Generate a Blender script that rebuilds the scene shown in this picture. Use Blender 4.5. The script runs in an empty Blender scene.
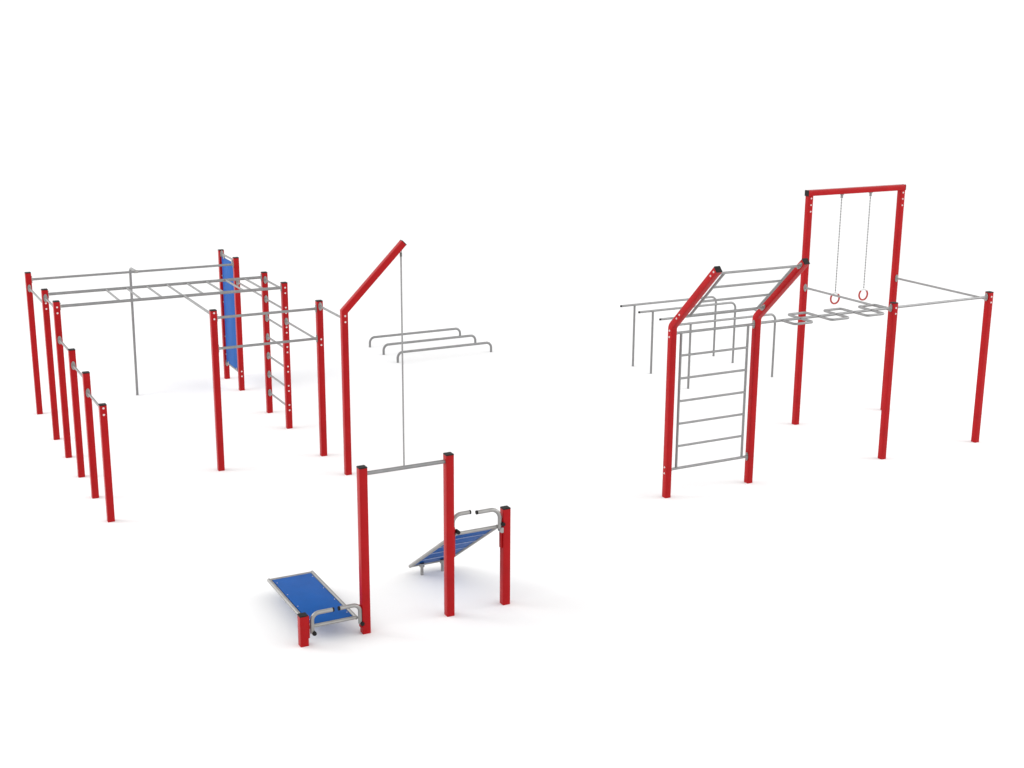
import bpy, bmesh, math
from mathutils import Vector, Matrix

scene = bpy.context.scene
COL = scene.collection
PI = math.pi

# ------------------------------------------------------------------ materials
def new_mat(name):
    m = bpy.data.materials.new(name)
    m.use_nodes = True
    return m, m.node_tree, m.node_tree.nodes['Principled BSDF']

def noise_mix(nt, bsdf, c1, c2, scale, socket='Base Color', detail=4.0):
    tc = nt.nodes.new('ShaderNodeTexCoord')
    nz = nt.nodes.new('ShaderNodeTexNoise')
    nz.inputs['Scale'].default_value = scale
    nz.inputs['Detail'].default_value = detail
    rp = nt.nodes.new('ShaderNodeValToRGB')
    rp.color_ramp.elements[0].position = 0.35
    rp.color_ramp.elements[1].position = 0.65
    rp.color_ramp.elements[0].color = c1
    rp.color_ramp.elements[1].color = c2
    nt.links.new(tc.outputs['Object'], nz.inputs['Vector'])
    nt.links.new(nz.outputs['Fac'], rp.inputs['Fac'])
    nt.links.new(rp.outputs['Color'], bsdf.inputs[socket])
    return nz

def surf(name, c, var=0.06, scale=6, rough=0.4, metal=0.0, bump=0.0, bump_scale=300, coat=0.0, spec=0.5):
    m, nt, b = new_mat(name)
    lo = tuple(max(0, x * (1 - var)) for x in c) + (1,)
    hi = tuple(min(1, x * (1 + var)) for x in c) + (1,)
    noise_mix(nt, b, lo, hi, scale)
    b.inputs['Roughness'].default_value = rough
    b.inputs['Metallic'].default_value = metal
    b.inputs['Coat Weight'].default_value = coat
    b.inputs['Coat Roughness'].default_value = 0.15
    b.inputs['Specular IOR Level'].default_value = spec
    if bump > 0:
        tc = nt.nodes.new('ShaderNodeTexCoord')
        nz = nt.nodes.new('ShaderNodeTexNoise')
        nz.inputs['Scale'].default_value = bump_scale
        bp = nt.nodes.new('ShaderNodeBump')
        bp.inputs['Strength'].default_value = bump
        bp.inputs['Distance'].default_value = 0.002
        nt.links.new(tc.outputs['Object'], nz.inputs['Vector'])
        nt.links.new(nz.outputs['Fac'], bp.inputs['Height'])
        nt.links.new(bp.outputs['Normal'], b.inputs['Normal'])
    return m

RED = surf('red_powder_coat', (0.335, 0.0055, 0.0075), 0.07, 3, rough=0.27, bump=0.05, spec=0.13)
STEEL = surf('galvanised_steel', (0.225, 0.225, 0.225), 0.07, 9, rough=0.38, metal=0.5)
STEEL_L = surf('galvanised_plate', (0.30, 0.295, 0.285), 0.07, 9, rough=0.42, metal=0.6)
BOLT = surf('bolt_steel', (0.66, 0.55, 0.54), 0.05, 20, rough=0.35, metal=0.1)
BLACK = surf('black_plastic', (0.010, 0.009, 0.009), 0.2, 15, rough=0.55, spec=0.15)
BLUE = surf('blue_board', (0.006, 0.080, 0.31), 0.06, 4, rough=0.5, bump=0.04, spec=0.08)
ROPE = surf('steel_cored_rope', (0.26, 0.26, 0.26), 0.15, 60, rough=0.7)
STRIP = surf('light_blue_strip', (0.36, 0.44, 0.62), 0.05, 20, rough=0.5, spec=0.2)
PALE = surf('pale_sleeve', (0.55, 0.55, 0.55), 0.04, 40, rough=0.6)
RINGRED = surf('red_ring_coat', (0.35, 0.018, 0.012), 0.06, 20, rough=0.45)
CHAIN = surf('chain_zinc', (0.25, 0.255, 0.255), 0.1, 40, rough=0.4, metal=0.6)

def ground_mat():
    m, nt, b = new_mat('studio_white')
    noise_mix(nt, b, (0.828, 0.828, 0.828, 1), (0.838, 0.838, 0.838, 1), 0.3)
    b.inputs['Roughness'].default_value = 0.9
    b.inputs['Specular IOR Level'].default_value = 0.0
    return m
GROUND = ground_mat()

# ------------------------------------------------------------------ mesh helpers
def mesh_from(bm, name, mat, sharp=35):
    bmesh.ops.recalc_face_normals(bm, faces=bm.faces[:])
    me = bpy.data.meshes.new(name)
    bm.to_mesh(me); bm.free()
    me.materials.append(mat)
    for p in me.polygons:
        p.use_smooth = True
    me.set_sharp_from_angle(angle=math.radians(sharp))
    return me

def fillet(pts, r, n=7):
    """round the inner corners of a polyline"""
    pts = [Vector(p) for p in pts]
    out = [pts[0]]
    for i in range(1, len(pts) - 1):
        a, b, c = pts[i - 1], pts[i], pts[i + 1]
        d1, d2 = (a - b), (c - b)
        ang = d1.angle(d2)
        t = min(r / math.tan(ang / 2), d1.length * .49, d2.length * .49)
        rr = t * math.tan(ang / 2)
        d1.normalize(); d2.normalize()
        cen = b + (d1 + d2).normalized() * (rr / math.sin(ang / 2))
        p0, p1 = b + d1 * t, b + d2 * t
        v0, v1 = p0 - cen, p1 - cen
        tot = v0.angle(v1)
        ax = v0.cross(v1).normalized()
        for k in range(n + 1):
            out.append(cen + Matrix.Rotation(tot * k / n, 3, ax) @ v0)
    out.append(pts[-1])
    return out

def sweep(bm, path, section, up, close_ends=True):
    """section: list of (x,y); x runs along the side axis, y along the second axis"""
    path = [Vector(p) for p in path]
    n = len(path)
    tang = []
    for i in range(n):
        if i == 0: t = path[1] - path[0]
        elif i == n - 1: t = path[-1] - path[-2]
        else: t = (path[i + 1] - path[i]).normalized() + (path[i] - path[i - 1]).normalized()
        tang.append(t.normalized())
    side = Vector(up).normalized()
    side = (side - tang[0] * side.dot(tang[0])).normalized()
    rings = []
    for i in range(n):
        if i > 0:
            q = tang[i - 1].rotation_difference(tang[i])
            side = q @ side
            side = (side - tang[i] * side.dot(tang[i])).normalized()
        sec = tang[i].cross(side)
        stretch_dir, k = None, 1.0
        if 0 < i < n - 1:
            a = (path[i] - path[i - 1]).normalized(); b = (path[i + 1] - path[i]).normalized()
            half = a.angle(b, 0) / 2
            if half > 1e-4:
                k = 1 / math.cos(half)
                stretch_dir = (b - a).normalized()
        ring = []
        for x, y in section:
            o = side * x + sec * y
            if stretch_dir is not None:
                o += stretch_dir * (o.dot(stretch_dir) * (k - 1))
            ring.append(bm.verts.new(path[i] + o))
        rings.append(ring)
    m = len(section)
    for i in range(n - 1):
        for j in range(m):
            bm.faces.new((rings[i][j], rings[i][(j + 1) % m], rings[i + 1][(j + 1) % m], rings[i + 1][j]))
    if close_ends:
        bm.faces.new(list(reversed(rings[0]))); bm.faces.new(rings[-1])

def circle(r, n=14):
    return [(r * math.cos(2 * PI * k / n), r * math.sin(2 * PI * k / n)) for k in range(n)]

def round_rect(w, h, r, n=3):
    out = []
    for cx, cy, a0 in ((w/2 - r, h/2 - r, 0), (-w/2 + r, h/2 - r, PI/2), (-w/2 + r, -h/2 + r, PI), (w/2 - r, -h/2 + r, 1.5*PI)):
        for k in range(n + 1):
            a = a0 + PI / 2 * k / n
            out.append((cx + r * math.cos(a), cy + r * math.sin(a)))
    return out

def tube_bm(bm, path, r, n=14):
    path = [Vector(p) for p in path]
    t = (path[1] - path[0]).normalized()
    up = Vector((0, 0, 1)) if abs(t.z) < .9 else Vector((1, 0, 0))
    sweep(bm, path, circle(r, n), up)

def box_bm(bm, cx, cy, cz, sx, sy, sz, bev=0.0):
    r = bmesh.ops.create_cube(bm, size=1.0)
    vs = r['verts']
    for v in vs:
        v.co = Vector((cx + v.co.x * sx, cy + v.co.y * sy, cz + v.co.z * sz))
    if bev > 0:
        es = list({e for v in vs for e in v.link_edges})
        bmesh.ops.bevel(bm, geom=es, offset=bev, segments=2, affect='EDGES', profile=0.5)

# ------------------------------------------------------------------ objects
WORLD = {}
def obj(name, me, parent=None, loc=(0, 0, 0), rot=(0, 0, 0)):
    """loc is a world position; parents are never rotated, so local = world - parent world"""
    o = bpy.data.objects.new(name, me)
    COL.objects.link(o)
    loc = Vector(loc)
    if parent is not None:
        o.parent = parent
        o.location = loc - WORLD[parent]
    else:
        o.location = loc
    o.rotation_euler = rot
    WORLD[o] = loc
    return o

def thing(name, loc, label, cat, group=None, me=None):
    o = obj(name, me, None, loc)
    o['label'] = label; o['category'] = cat
    if group: o['group'] = group
    return o

def tube(name, pts, r, mat=STEEL, parent=None, fil=0.0, n=14):
    """pts in world space; origin at the first point"""
    o0 = Vector(pts[0])
    rel = [Vector(p) - o0 for p in pts]
    if fil > 0: rel = fillet(rel, fil)
    bm = bmesh.new(); tube_bm(bm, rel, r, n)
    return obj(name, mesh_from(bm, name, mat), parent, o0)

# ------------------------------------------------------------------ shared small meshes
PW = 0.104            # post side
H = PW / 2
def cap_mesh():
    bm = bmesh.new()
    sweep(bm, [(0, 0, 0), (0, 0, .010), (0, 0, .014)], round_rect(PW + .002, PW + .002, .010), (1, 0, 0))
    for v in bm.verts:
        if v.co.z > .012: v.co.x *= .93; v.co.y *= .93
    return mesh_from(bm, 'end_cap', BLACK, 25)
CAP = cap_mesh()

def bolt_mesh():                       # dome pointing along -Y
    bm = bmesh.new()
    prof = [(.016, 0), (.016, .003), (.013, .005), (.012, .009), (.008, .012), (.0, .0135)]
    n = 12; prev = None
    for r, h in prof:
        if r == 0:
            c = bm.verts.new((0, -h, 0))
            for j in range(n): bm.faces.new((prev[j], prev[(j + 1) % n], c))
            break
        ring = [bm.verts.new((r * math.cos(2*PI*j/n), -h, r * math.sin(2*PI*j/n))) for j in range(n)]
        if prev:
            for j in range(n): bm.faces.new((prev[j], prev[(j+1) % n], ring[(j+1) % n], ring[j]))
        prev = ring
    return mesh_from(bm, 'bolt', BOLT, 50)
BOLTM = bolt_mesh()

def flange_mesh():                     # stadium plate facing -Y with a collar and two bolt heads
    bm = bmesh.new()
    w, h, t = .060, .132, .010
    w, h = .066, .142
    sec = [(w / 2 * math.cos(2 * PI * k / 24), h / 2 * math.sin(2 * PI * k / 24)) for k in range(24)]
    lo = [bm.verts.new((x, 0, z)) for x, z in sec]
    hi = [bm.verts.new((x, -t, z)) for x, z in sec]
    m = len(sec)
    for j in range(m): bm.faces.new((lo[j], lo[(j+1) % m], hi[(j+1) % m], hi[j]))
    bm.faces.new(lo); bm.faces.new(list(reversed(hi)))
    tube_bm(bm, [(0, -t, 0), (0, -t - .022, 0)], .027, 14)
    for z in (.05, -.05): tube_bm(bm, [(0, -t, z), (0, -t - .008, z)], .011, 6)
    return mesh_from(bm, 'flange', STEEL_L, 40)
FLANGE = flange_mesh()
ROT = {'-v': 0.0, '+v': PI, '-u': -PI / 2, '+u': PI / 2}
DIRS = {'-v': Vector((0, -1, 0)), '+v': Vector((0, 1, 0)), '-u': Vector((-1, 0, 0)), '+u': Vector((1, 0, 0))}

POST_SEC = round_rect(PW, PW, .009)
def post(parent, u, v, h, name='post', cap=True):
    bm = bmesh.new()
    sweep(bm, [(0, 0, -.05), (0, 0, h)], POST_SEC, (1, 0, 0))
    o = obj(name, mesh_from(bm, name, RED, 25), parent, (u, v, 0))
    if cap: obj('end_cap', CAP, o, (u, v, h))
    return o

def bolts(p, u, v, z, face='-v', dz=.05, n=2):
    d = DIRS[face] * H
    for k in range(n):
        zz = z + dz - 2 * dz * k / (n - 1)
        obj('bolt', BOLTM, p, Vector((u, v, zz)) + d, (0, 0, ROT[face]))

def flange(bar, u, v, z, face, rot_extra=None):
    d = DIRS[face] * H
    return obj('flange', FLANGE, bar, Vector((u, v, z)) + d, (0, 0, ROT[face]) if rot_extra is None else rot_extra)

def ubar(parent, name, u0, u1, v, z, r):
    """bar along u between two post centres, with a flange on each post face"""
    b = tube(name, [(u0 + H, v, z), (u1 - H, v, z)], r, parent=parent)
    flange(b, u0, v, z, '+u'); flange(b, u1, v, z, '-u')
    return b
def vbar(parent, name, u, v0, v1, z, r):
    """bar along v, v0 nearer to the camera than v1"""
    b = tube(name, [(u, v1 - H, z), (u, v0 + H, z)], r, parent=parent)
    flange(b, u, v1, z, '-v'); flange(b, u, v0, z, '+v')
    return b

# ------------------------------------------------------------------ ground
bm = bmesh.new()
bmesh.ops.create_grid(bm, x_segments=8, y_segments=8, size=700)
g = obj('ground', mesh_from(bm, 'ground', GROUND), None, (10, 20, 0))
g['kind'] = 'structure'

# ================================================================== LEFT RIG
uP, uQ, uT = 3.560, 7.5044, 5.6995
v1, v2, v3, v4, v5, v6 = 26.210, 24.369, 23.201, 22.039, 20.899, 19.724
vQ, vT, vS = 27.269, 21.354, 20.2075
HP = 2.728
RB, RR, RG = .0225, .0265, .0185      # bar, rail, rung radii

rig = thing('climbing_rig', (5.5, 23.2, 0),
            'wide red rig with monkey bars, blue panel and a stepped row of posts', 'climbing rig')
posts = {}
for n, u, v, h in (('P1', uP, v1, HP), ('P2', uP, v2, HP), ('P3', uP, v3, HP), ('P4', uP, v4, 2.150), ('P5', uP, v5, 2.032),
                   ('P6', uP, v6, 1.815), ('Q1', uQ, vQ, HP), ('Q2', uQ, v1, HP), ('R1', uQ, v2, HP), ('R2', uQ, v3, HP),
                   ('S1', uQ, vT, HP), ('T', uT, vT, HP)):
    posts[n] = post(rig, u, v, h - .014)
# bent rope post
bm = bmesh.new()
sweep(bm, [(0, 0, -.05), (0, 0, 2.752), (1.045, 0, 2.752 + 1.04)], POST_SEC, (1, 0, 0))
s2 = obj('bent_post', mesh_from(bm, 'bent_post', RED, 25), rig, (uQ + .012, vS, 0))
s2['label'] = 'red post with its top half bent over at an angle, carrying the rope'
obj('end_cap', CAP, s2, (uQ + 1.057, vS, 3.792), (0, PI / 4, 0))
bolts(s2, uQ + .012, vS, 2.634)

# pull-up bar between the two back posts, with climbing pole
ubar(rig, 'pull_up_bar', uP, uQ, v1, 2.588, RB)
pole = tube('climbing_pole', [(5.521, 26.747, -.03), (5.540, 26.747, 2.575), (5.540, v1 + .03, 2.588)], .0250, parent=rig, fil=.11)
obj('clamp', (lambda b: (tube_bm(b, [(-.035, 0, 0), (.035, 0, 0)], .030, 14), mesh_from(b, 'clamp', STEEL_L))[1])(bmesh.new()), pole, (5.540, v1, 2.588))

# post-to-post bars of the stepped row
for va, vb, z, bolted in ((v2, v1, 2.434, 'P2'), (v3, v2, 2.577, 'P3'), (v4, v3, 2.069, None), (v5, v4, 1.890, None), (v6, v5, 1.714, 'P6')):
    vbar(rig, 'step_bar', uP, va, vb, z, RG)
    if bolted: bolts(posts[bolted], uP, va, z)

# monkey bars
ml = obj('monkey_bars', None, rig, (uP, v2, 2.631)) if False else None
for v in (v2, v3):
    ubar(rig, 'rail', uP, uQ, v, 2.631, RR)
for k in range(8):
    u = 4.603 + .3605 * k
    tube('monkey_rung', [(u, v2, 2.631), (u, v3, 2.631)], RG, parent=rig)

# wall ladder
for k in range(7):
    z = .403 + .364 * k
    vbar(rig, 'ladder_rung', uQ, v3, v2, z, RG)
    bolts(posts['R2'], uQ, v3, z)

# side braces along the back row
vbar(rig, 'side_bar', uQ, v2, v1, 2.235, RG)
vbar(rig, 'side_bar', uQ, vT, v3, 2.018, RG)
bolts(posts['S1'], uQ, vT, 2.018)
vbar(rig, 'side_bar', uQ, vS, vT, 2.634, RG)
# bars of the square corner
ubar(rig, 'pull_up_bar', uT, uQ, vT, 2.590, RB)
ubar(rig, 'pull_up_bar', uT, uQ, vT, 2.076, RB)
tb = tube('side_bar', [(uT, v3, 2.631), (uT, vT + H, 2.631)], RB, parent=rig)
flange(tb, uT, vT, 2.631, '+v')
bolts(posts['T'], uT, vT, 2.631)

# blue climbing panel
vbar(rig, 'panel_bar', uQ, v1, vQ, 2.648, RG)
vbar(rig, 'panel_bar', uQ, v1, vQ, .350, RG)
bolts(posts['Q2'], uQ, v1, .350)
pv0, pv1 = v1 + H + .018, vQ - H - .018
bm = bmesh.new()
box_bm(bm, 0, 0, 0, .024, pv1 - pv0, 2.590 - .375, .005)
panel = obj('climbing_panel', mesh_from(bm, 'climbing_panel', BLUE), rig, (uQ, (pv0 + pv1) / 2, (2.590 + .375) / 2))
bm = bmesh.new(); box_bm(bm, 0, 0, 0, .036, .045, .075, .004)
BR = mesh_from(bm, 'bracket', STEEL_L)
for v in (pv0 + .16, pv1 - .16):
    obj('bracket', BR, panel, (uQ - .004, v, 2.604)); obj('bracket', BR, panel, (uQ - .004, v, .378))
bm = bmesh.new(); box_bm(bm, 0, 0, 0, .03, .05, .028, .003)
BR2 = mesh_from(bm, 'bracket', STEEL_L)
for z in (.54, .92, 1.65, 2.2):
    obj('bracket', BR2, panel, (uQ - .006, pv1 + .005, z)); obj('bracket', BR2, panel, (uQ - .006, pv0 - .005, z))

# ------------------------------------------------------------------ rope
rp = thing('climbing_rope', (8.522, vS, 0), 'thin grey rope hanging from the bent red post down to the ground', 'rope')
bm = bmesh.new()
tube_bm(bm, [(0, 0, 0.004), (0, 0, 3.60)], .0145, 10)
obj('rope', mesh_from(bm, 'rope', ROPE), rp, (8.522, vS, 0))
bm = bmesh.new()
tube_bm(bm, [(0, 0, -.05), (0, 0, .015)], .019, 10)
obj('ferrule', mesh_from(bm, 'ferrule', surf('dark_ferrule', (.10, .11, .10), .1, 20, .4, .5)), rp, (8.522, vS, 3.62))
bm = bmesh.new()
loop = [(.014 * math.sin(t * 2 * PI / 16), 0, .043 - .043 * math.cos(t * 2 * PI / 16)) for t in range(17)]
tube_bm(bm, loop, .006, 8)
obj('eye_bolt', mesh_from(bm, 'eye_bolt', STEEL_L), rp, (8.522, vS, 3.632))

# ================================================================== LOW BARS
for v, lab in ((28.62, 'low bent steel floor bar, farthest back of the three'),
               (27.79, 'low bent steel floor bar standing between two others like it'),
               (26.97, 'low bent steel floor bar, nearest to the camera of the three')):
    u0, u1 = 11.262, 13.565
    bm = bmesh.new()
    tube_bm(bm, fillet([(0, 0, -.02), (0, 0, .226), (u1 - u0, 0, .226), (u1 - u0, 0, -.02)], .13, 9), .0275)
    thing('floor_bar', (u0, v, 0), lab, 'floor bar', 'low bent steel floor bars', mesh_from(bm, 'floor_bar', STEEL))

# ================================================================== FRONT STATION
uF1, uF2, uF3, uG, vF = 5.5336, 6.6664, 7.4545, 4.7385, 14.407
st = thing('sit_up_station', (6.1, vF, 0),
           'red four-post station with a pull-up bar between two blue sit-up boards', 'exercise station')
f1 = post(st, uF1, vF, 2.122); f2 = post(st, uF2, vF, 2.125); f3 = post(st, uF3, vF, 1.300); g1 = post(st, uG, vF, .384)
g1['label'] = 'short red stub post at the low board'
tube('pull_up_bar', [(uF1 + H - .002, vF, 2.043), (uF2 - H + .002, vF, 2.043)], .0250, parent=st)

def bracket_plate(p, u, s, z0, z1):
    bm = bmesh.new(); box_bm(bm, 0, 0, 0, .022, .056, z1 - z0, .004)
    obj('mounting_plate', mesh_from(bm, 'mounting_plate', RED), p, (u + s * (H + .0112), vF, (z0 + z1) / 2))
bracket_plate(g1, uG, 1, .085, .37); bracket_plate(f1, uF1, -1, .085, .37)
bracket_plate(f2, uF2, 1, .78, 1.17); bracket_plate(f3, uF3, -1, .78, 1.17)

def bench(u0, u1, near, far, hz, r_h, gap0, gap1, hu0, hu1, feet, label):
    """u0,u1 rail axes; near/far (v,z) of the frame ends"""
    RT = .0240
    nv, fv = Vector((0, *near)), Vector((0, *far))
    d = (fv - nv); L = d.length; d.normalize()
    nrm = Vector((1, 0, 0)).cross(d); nrm = nrm if nrm.z > 0 else -nrm
    org = Vector((u0, near[0], near[1]))
    X = Vector((1, 0, 0))
    W = u1 - u0
    bm = bmesh.new()
    # side rails (run past the end tubes a little) and end tubes
    for s in (0, W): tube_bm(bm, [X * s - d * .012, X * s + d * (L + .02)], RT)
    for t in (0, L): tube_bm(bm, [X * .0 + d * t, X * W + d * t], RT * .9)
    fr = obj('board_frame', mesh_from(bm, 'board_frame', STEEL_L), st, org)
    fr['label'] = label
    # board
    bm = bmesh.new()
    M = Matrix(((X.x, d.x, nrm.x), (X.y, d.y, nrm.y), (X.z, d.z, nrm.z))).to_4x4()
    box_bm(bm, W / 2, L / 2, .004, W - .066, L - .060, .022, .004)
    bmesh.ops.transform(bm, matrix=M, verts=bm.verts[:])
    obj('board', mesh_from(bm, 'board', BLUE), fr, org)
    # cross strips underneath
    for t in (.30, .66, 1.02, 1.38):
        bm = bmesh.new(); box_bm(bm, W / 2, t, -.012, W - .05, .007, .008, .002)
        bmesh.ops.transform(bm, matrix=M, verts=bm.verts[:])
        obj('cross_strip', mesh_from(bm, 'cross_strip', STRIP), fr, org)
    # board screws along both edges
    for t in (.16, .6, 1.0, L - .16):
        for s in (.055, W - .055):
            bm = bmesh.new(); tube_bm(bm, [(s, t, .014), (s, t, .018)], .0065, 10)
            bmesh.ops.transform(bm, matrix=M, verts=bm.verts[:])
            obj('screw', mesh_from(bm, 'screw', BOLT), fr, org)
    # foot-hold handles
    z0 = near[1] - (.07 if hz < 1 else .02)
    for hu, g, s in ((hu0, gap0, 1), (hu1, gap1, -1)):
        hv = near[0] + (.015 if hz > 1 and s > 0 else -.035)
        h = tube('handle', [(hu, hv, z0), (hu, hv, hz), (g, hv, hz)], .0255, STEEL_L, fr, fil=r_h)
        bm = bmesh.new(); tube_bm(bm, [(0, 0, 0), (s * .020, 0, 0)], .0265, 14)
        obj('grip_cap', mesh_from(bm, 'grip_cap', BLACK), fr, (g, hv, hz))
        bm = bmesh.new(); tube_bm(bm, [(0, .03, 0), (0, -.034, 0), (0, -.042, 0)], .026, 14)
        obj('pivot_cap', mesh_from(bm, 'pivot_cap', BLACK), fr, (hu + (.014 if hz < 1 else .034), near[0] - .04, z0 + .002 if hz < 1 else near[1] + .045))
    for s in feet:
        p = org + X * (s - u0) + d * (L - .14)
        bm = bmesh.new()
        tube_bm(bm, [(0, 0, -p.z - .01), (0, 0, -.04)], .0210, 12)
        tube_bm(bm, [(0, 0, -.066), (0, 0, -.018)], .036, 12)
        obj('foot', mesh_from(bm, 'foot', STEEL_L), fr, p)
    return fr

b1 = bench(4.830, 5.420, (vF + .02, .212), (16.005, .208), .391, .09, 5.108, 5.203, 4.848, 5.462, (5.0, 5.28), 'nearly level low board')
b2 = bench(6.765, 7.345, (vF + .02, 1.064), (15.862, .108), 1.315, .125, 6.962, 7.054, 6.736, 7.366, (6.880, 7.185), 'steeply tilted board with its top end raised between the posts')
# pivot disc on the right-hand post of the tilted board
bm = bmesh.new(); tube_bm(bm, [(0, .03, 0), (0, -.03, 0)], .036, 18)
obj('pivot_disc', mesh_from(bm, 'pivot_disc', STEEL_L), b2, (7.388, vF - .02, 1.030))

# ================================================================== DIP BARS
for v, lab in ((24.40, 'waist-high steel dip bar, rearmost of the four behind the red arch'),
               (23.68, 'waist-high steel dip bar, second from the back of the four'),
               (22.88, 'waist-high steel dip bar, third from the back, its legs hidden by red posts'),
               (22.285, 'waist-high steel dip bar, closest of the four to the red arch')):
    u0, ul, ur = 15.42, 15.755, 17.912
    t = thing('dip_bar', (ul, v, 0), lab, 'dip bar', 'steel dip bars behind the arch')
    tube('handrail', [(u0, v, 1.372), (ur, v, 1.372), (ur, v, -.02)], .0240, STEEL, t, fil=.13)
    tube('leg', [(ul, v, -.02), (ul, v, 1.36)], .0240, STEEL, t)
    bm = bmesh.new(); tube_bm(bm, [(0, 0, 0), (-.016, 0, 0), (-.024, 0, 0)], .0235, 14)
    obj('end_cap', mesh_from(bm, 'end_cap', BLACK), t, (u0, v, 1.372))

# ================================================================== RIGHT RIG
uW1, uW2, uX1, uX2 = 11.6144, 13.2185, 16.0705, 18.2655
vW, vX = 16.9023, 19.2447
HY = 2.752
rr = thing('ring_rig', (14.9, 17.5, 0), 'red rig with a leaning arch ladder, meander bar and tall ring frame', 'climbing rig')
arm = 1.095; rise = 1.055; EL = 2.765
ANG = math.atan2(arm, rise)
for u in (uW1, uW2):
    bm = bmesh.new()
    sweep(bm, fillet([(0, 0, -.05), (0, 0, EL), (0, -arm, EL + rise)], .10, 5), POST_SEC, (1, 0, 0))
    w = obj('bent_post', mesh_from(bm, 'bent_post', RED, 25), rr, (u, vW, 0))
    obj('end_cap', CAP, w, (u, vW - arm, EL + rise), (ANG, 0, 0))
    posts['W1' if u == uW1 else 'W2'] = w
posts['W1']['label'] = 'bent red post with bolt heads on its outer side'
y1 = post(rr, uX1 + .008, vW, HY - .014); y2 = post(rr, uX2 + .012, vW, HY - .014)
x1 = post(rr, uX1 + .014, vX, 4.278, 'tall_post', False); x2 = post(rr, uX2, vX, 4.278, 'tall_post', False)
# top beam
bm = bmesh.new()
sweep(bm, [(-H + .008, 0, 0), (uX2 - uX1 + H, 0, 0)], POST_SEC, (0, 1, 0))
beam = obj('top_beam', mesh_from(bm, 'top_beam', RED, 25), rr, (uX1, vX, 4.278 + H))
obj('end_cap', CAP, beam, (uX1 - H + .008, vX, 4.278 + H), (0, -PI / 2, 0))
obj('end_cap', CAP, beam, (uX2 + H, vX, 4.278 + H), (0, PI / 2, 0))
for p, u in ((x1, uX1 + .018), (x2, uX2)): bolts(p, u, vX, 4.118, '-v', .118, 3)

# leaning overhead rungs between the two arms
c45 = math.cos(PI / 4)
for k in range(4):
    v, z = vW - 1.030 + .2733 * k, 3.748 - .2625 * k
    ends = (uW1 + H, uW2 - H) if k in (0, 3) else (11.780, 13.055)
    b = tube('arch_rung', [(ends[0], v, z), (ends[1], v, z)], RG, parent=rr)
    if k in (0, 3):
        for u, s in ((uW1 + H, 1), (uW2 - H, -1)):
            R = (Matrix.Rotation(ANG, 4, 'X') @ Matrix.Rotation(PI / 2 * s, 4, 'Z')).to_euler()
            obj('flange', FLANGE, b, (u, v, z), R)
        for dd in (.05, -.05):
            obj('bolt', BOLTM, posts['W1'], (uW1 - H, v - dd * math.sin(ANG), z + dd * math.cos(ANG)), (0, 0, ROT['-u']))

for u in (11.780, 13.055):
    tube('arch_rail', [(u, vW - 1.030, 3.748), (u, vW - 1.030 + .2733 * 3, 3.748 - .2625 * 3)], .0210, parent=rr)

# ladder screen between the uprights
ubar(rr, 'ladder_bar', uW1, uW2, vW, 2.652, .0215)
ubar(rr, 'ladder_bar', uW1, uW2, vW, .452, .0215)
bolts(posts['W1'], uW1, vW, 2.652, '-u'); bolts(posts['W1'], uW1, vW, .452, '-u')
lu0, lu1 = 11.780, 13.055
for u in (lu0, lu1):
    tube('ladder_rail', [(u, vW, .452), (u, vW, 2.652)], .0210, parent=rr)
for k in range(5):
    z = .818 + .3668 * k
    tube('ladder_rung', [(lu0, vW, z), (lu1, vW, z)], RG, parent=rr)

# meander bar
mz = 2.662
mb = ubar(rr, 'traverse_bar', uW2, uX1, vW, mz, .0220)
c0, pit, w = 14.095, .744, .322
pts = [(c0 - pit / 2, vW, mz)]
for k in range(3):
    c = c0 + pit * k
    pts += [(c - pit / 2, vW - w, mz), (c, vW - w, mz), (c, vW + w, mz), (c + pit / 2, vW + w, mz)]
pts.append((c0 + 2.5 * pit, vW, mz))
tube('meander_tube', pts, .0205, parent=mb, fil=.05)
# remaining bars
ubar(rr, 'pull_up_bar', uX1, uX2, vW, 2.662, .0215)
vbar(rr, 'pull_up_bar', uX1, vW, vX, 2.612, RG); vbar(rr, 'pull_up_bar', uX2, vW, vX, 2.615, RG)
bolts(y1, uX1 + .012, vW, 2.614); bolts(y2, uX2 + .016, vW, 2.617)

# ------------------------------------------------------------------ gymnastic rings
def stadium_link(bm, z, ln, wd, r, yaw):
    pts = []
    hw, hl = wd / 2 - r, ln / 2 - wd / 2
    for k in range(6): a = PI * k / 5; pts.append((hw * math.cos(a), 0, hl + hw * math.sin(a)))
    for k in range(6): a = PI + PI * k / 5; pts.append((hw * math.cos(a), 0, -hl + hw * math.sin(a)))
    pts.append(pts[0])
    R = Matrix.Rotation(yaw, 3, 'Z')
    tube_bm(bm, [R @ Vector(p) + Vector((0, 0, z)) for p in pts], r, 6)

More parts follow.
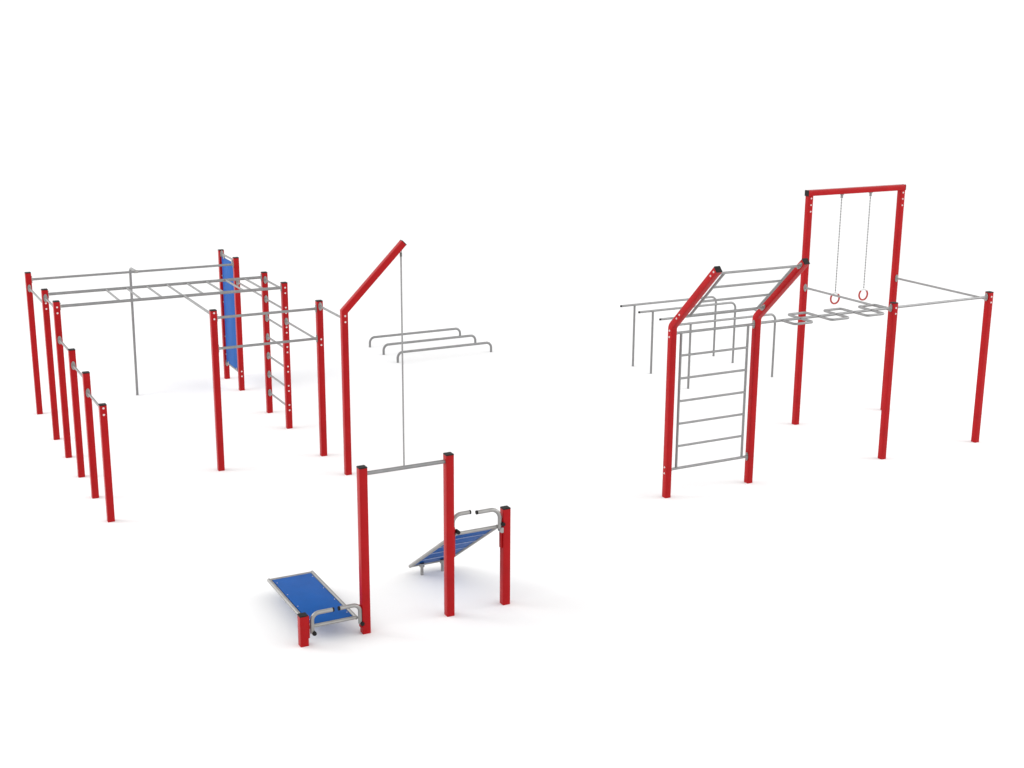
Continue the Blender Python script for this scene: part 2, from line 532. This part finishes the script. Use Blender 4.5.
for u, zt, lab in ((16.838, 2.440, 'red gymnastic ring hanging nearer the left-hand post of the tall frame'),
                   (17.520, 2.452, 'red gymnastic ring hanging nearer the right-hand post of the tall frame')):
    t = thing('gymnastic_ring', (u, vX, zt - .10), lab, 'gymnastic ring', 'rings on the tall red frame')
    z1 = 4.278
    bm = bmesh.new()
    tube_bm(bm, [(0, 0, 0), (0, 0, -.016)], .036, 16)
    tube_bm(bm, [(0, 0, -.016), (0, 0, -.075)], .024, 12)
    obj('swivel', mesh_from(bm, 'swivel', STEEL), t, (u, vX, z1))
    bm = bmesh.new()
    zz = z1 - .085; k = 0
    while zz > zt + .02:
        stadium_link(bm, zz - z1, .036, .022, .0056, (PI / 4) + (PI / 2) * (k % 2))
        zz -= .0262; k += 1
    obj('chain', mesh_from(bm, 'chain', CHAIN), t, (u, vX, z1))
    R = .100; gap = math.radians(42)
    bm = bmesh.new()
    n = 40; a0 = PI / 2 + gap; a1 = PI / 2 + 2 * PI - gap
    tube_bm(bm, [(R * math.cos(a0 + (a1 - a0) * i / n), 0, R * math.sin(a0 + (a1 - a0) * i / n)) for i in range(n + 1)], .0165, 10)
    obj('ring', mesh_from(bm, 'ring', RINGRED), t, (u, vX, zt - R))
    bm = bmesh.new()
    a0, a1 = PI / 2 - gap, PI / 2 + gap; n = 16
    tube_bm(bm, [(R * math.cos(a0 + (a1 - a0) * i / n), 0, R * math.sin(a0 + (a1 - a0) * i / n)) for i in range(n + 1)], .0128, 10)
    obj('sleeve', mesh_from(bm, 'sleeve', PALE), t, (u, vX, zt - R))

# ================================================================== camera
F, PT, RO, YW = 1358.299, 0.25788903, 0.00654137, 0.48201717
fw = Vector((math.sin(YW) * math.cos(PT), math.cos(YW) * math.cos(PT), -math.sin(PT)))
rt = Vector((math.cos(YW), -math.sin(YW), 0)); up = rt.cross(fw)
r2 = rt * math.cos(RO) + up * math.sin(RO); u2 = -rt * math.sin(RO) + up * math.cos(RO)
cam = bpy.data.cameras.new('camera')
cam.sensor_width = 36; cam.lens = F / 1024 * 36
cam.shift_y = .0003; cam.clip_end = 3000; cam.clip_start = .1
co = bpy.data.objects.new('camera', cam); COL.objects.link(co)
M = Matrix(((r2.x, u2.x, -fw.x, 0), (r2.y, u2.y, -fw.y, 0), (r2.z, u2.z, -fw.z, 7.2), (0, 0, 0, 1)))
co.matrix_world = M
scene.camera = co

# ================================================================== light
w = bpy.data.worlds.new('World'); scene.world = w; w.use_nodes = True
nt = w.node_tree
bg = nt.nodes['Background']
# a white photo studio all round: paler overhead, two brighter sides left and right of the set
rh = Vector((rt.x, rt.y, 0))
def math_node(op, a, b=None):
    n = nt.nodes.new('ShaderNodeMath'); n.operation = op
    for i, x in enumerate((a, b)):
        if x is None: continue
        if isinstance(x, (int, float)): n.inputs[i].default_value = x
        else: nt.links.new(x, n.inputs[i])
    return n.outputs[0]
tc = nt.nodes.new('ShaderNodeTexCoord'); sp = nt.nodes.new('ShaderNodeSeparateXYZ')
nt.links.new(tc.outputs['Generated'], sp.inputs['Vector'])
dt = nt.nodes.new('ShaderNodeVectorMath'); dt.operation = 'DOT_PRODUCT'
nt.links.new(tc.outputs['Generated'], dt.inputs[0]); dt.inputs[1].default_value = rh
side = math_node('POWER', math_node('ABSOLUTE', dt.outputs['Value']), 3.0)
zz = math_node('MAXIMUM', sp.outputs['Z'], 0.0)
base = math_node('SUBTRACT', 1.02, math_node('MULTIPLY', zz, .27))
tot = math_node('ADD', base, math_node('MULTIPLY', side, 2.40))
nt.links.new(tot, bg.inputs['Strength'])
bg.inputs['Color'].default_value = (1, 1, 1, 1)

def softbox(name, loc, aim, size, power):
    l = bpy.data.lights.new(name, 'AREA'); l.shape = 'SQUARE'; l.size = size; l.energy = power
    o = bpy.data.objects.new(name, l); COL.objects.link(o)
    o.location = loc
    o.rotation_euler = (Vector(aim) - Vector(loc)).to_track_quat('-Z', 'Y').to_euler()
    return o
C = Vector((10.2, 20.5, 0))
fh = Vector((math.sin(YW), math.cos(YW), 0))
softbox('softbox', C - rh * 17 - fh * 3 + Vector((0, 0, 9)), C - rh * 3, 6, 650)
softbox('softbox', C + rh * 17 - fh * 0 + Vector((0, 0, 9)), C + rh * 3, 6, 450)

scene.view_settings.view_transform = 'Standard'
scene.view_settings.look = 'None'
scene.view_settings.exposure = 0
scene.view_settings.gamma = 1
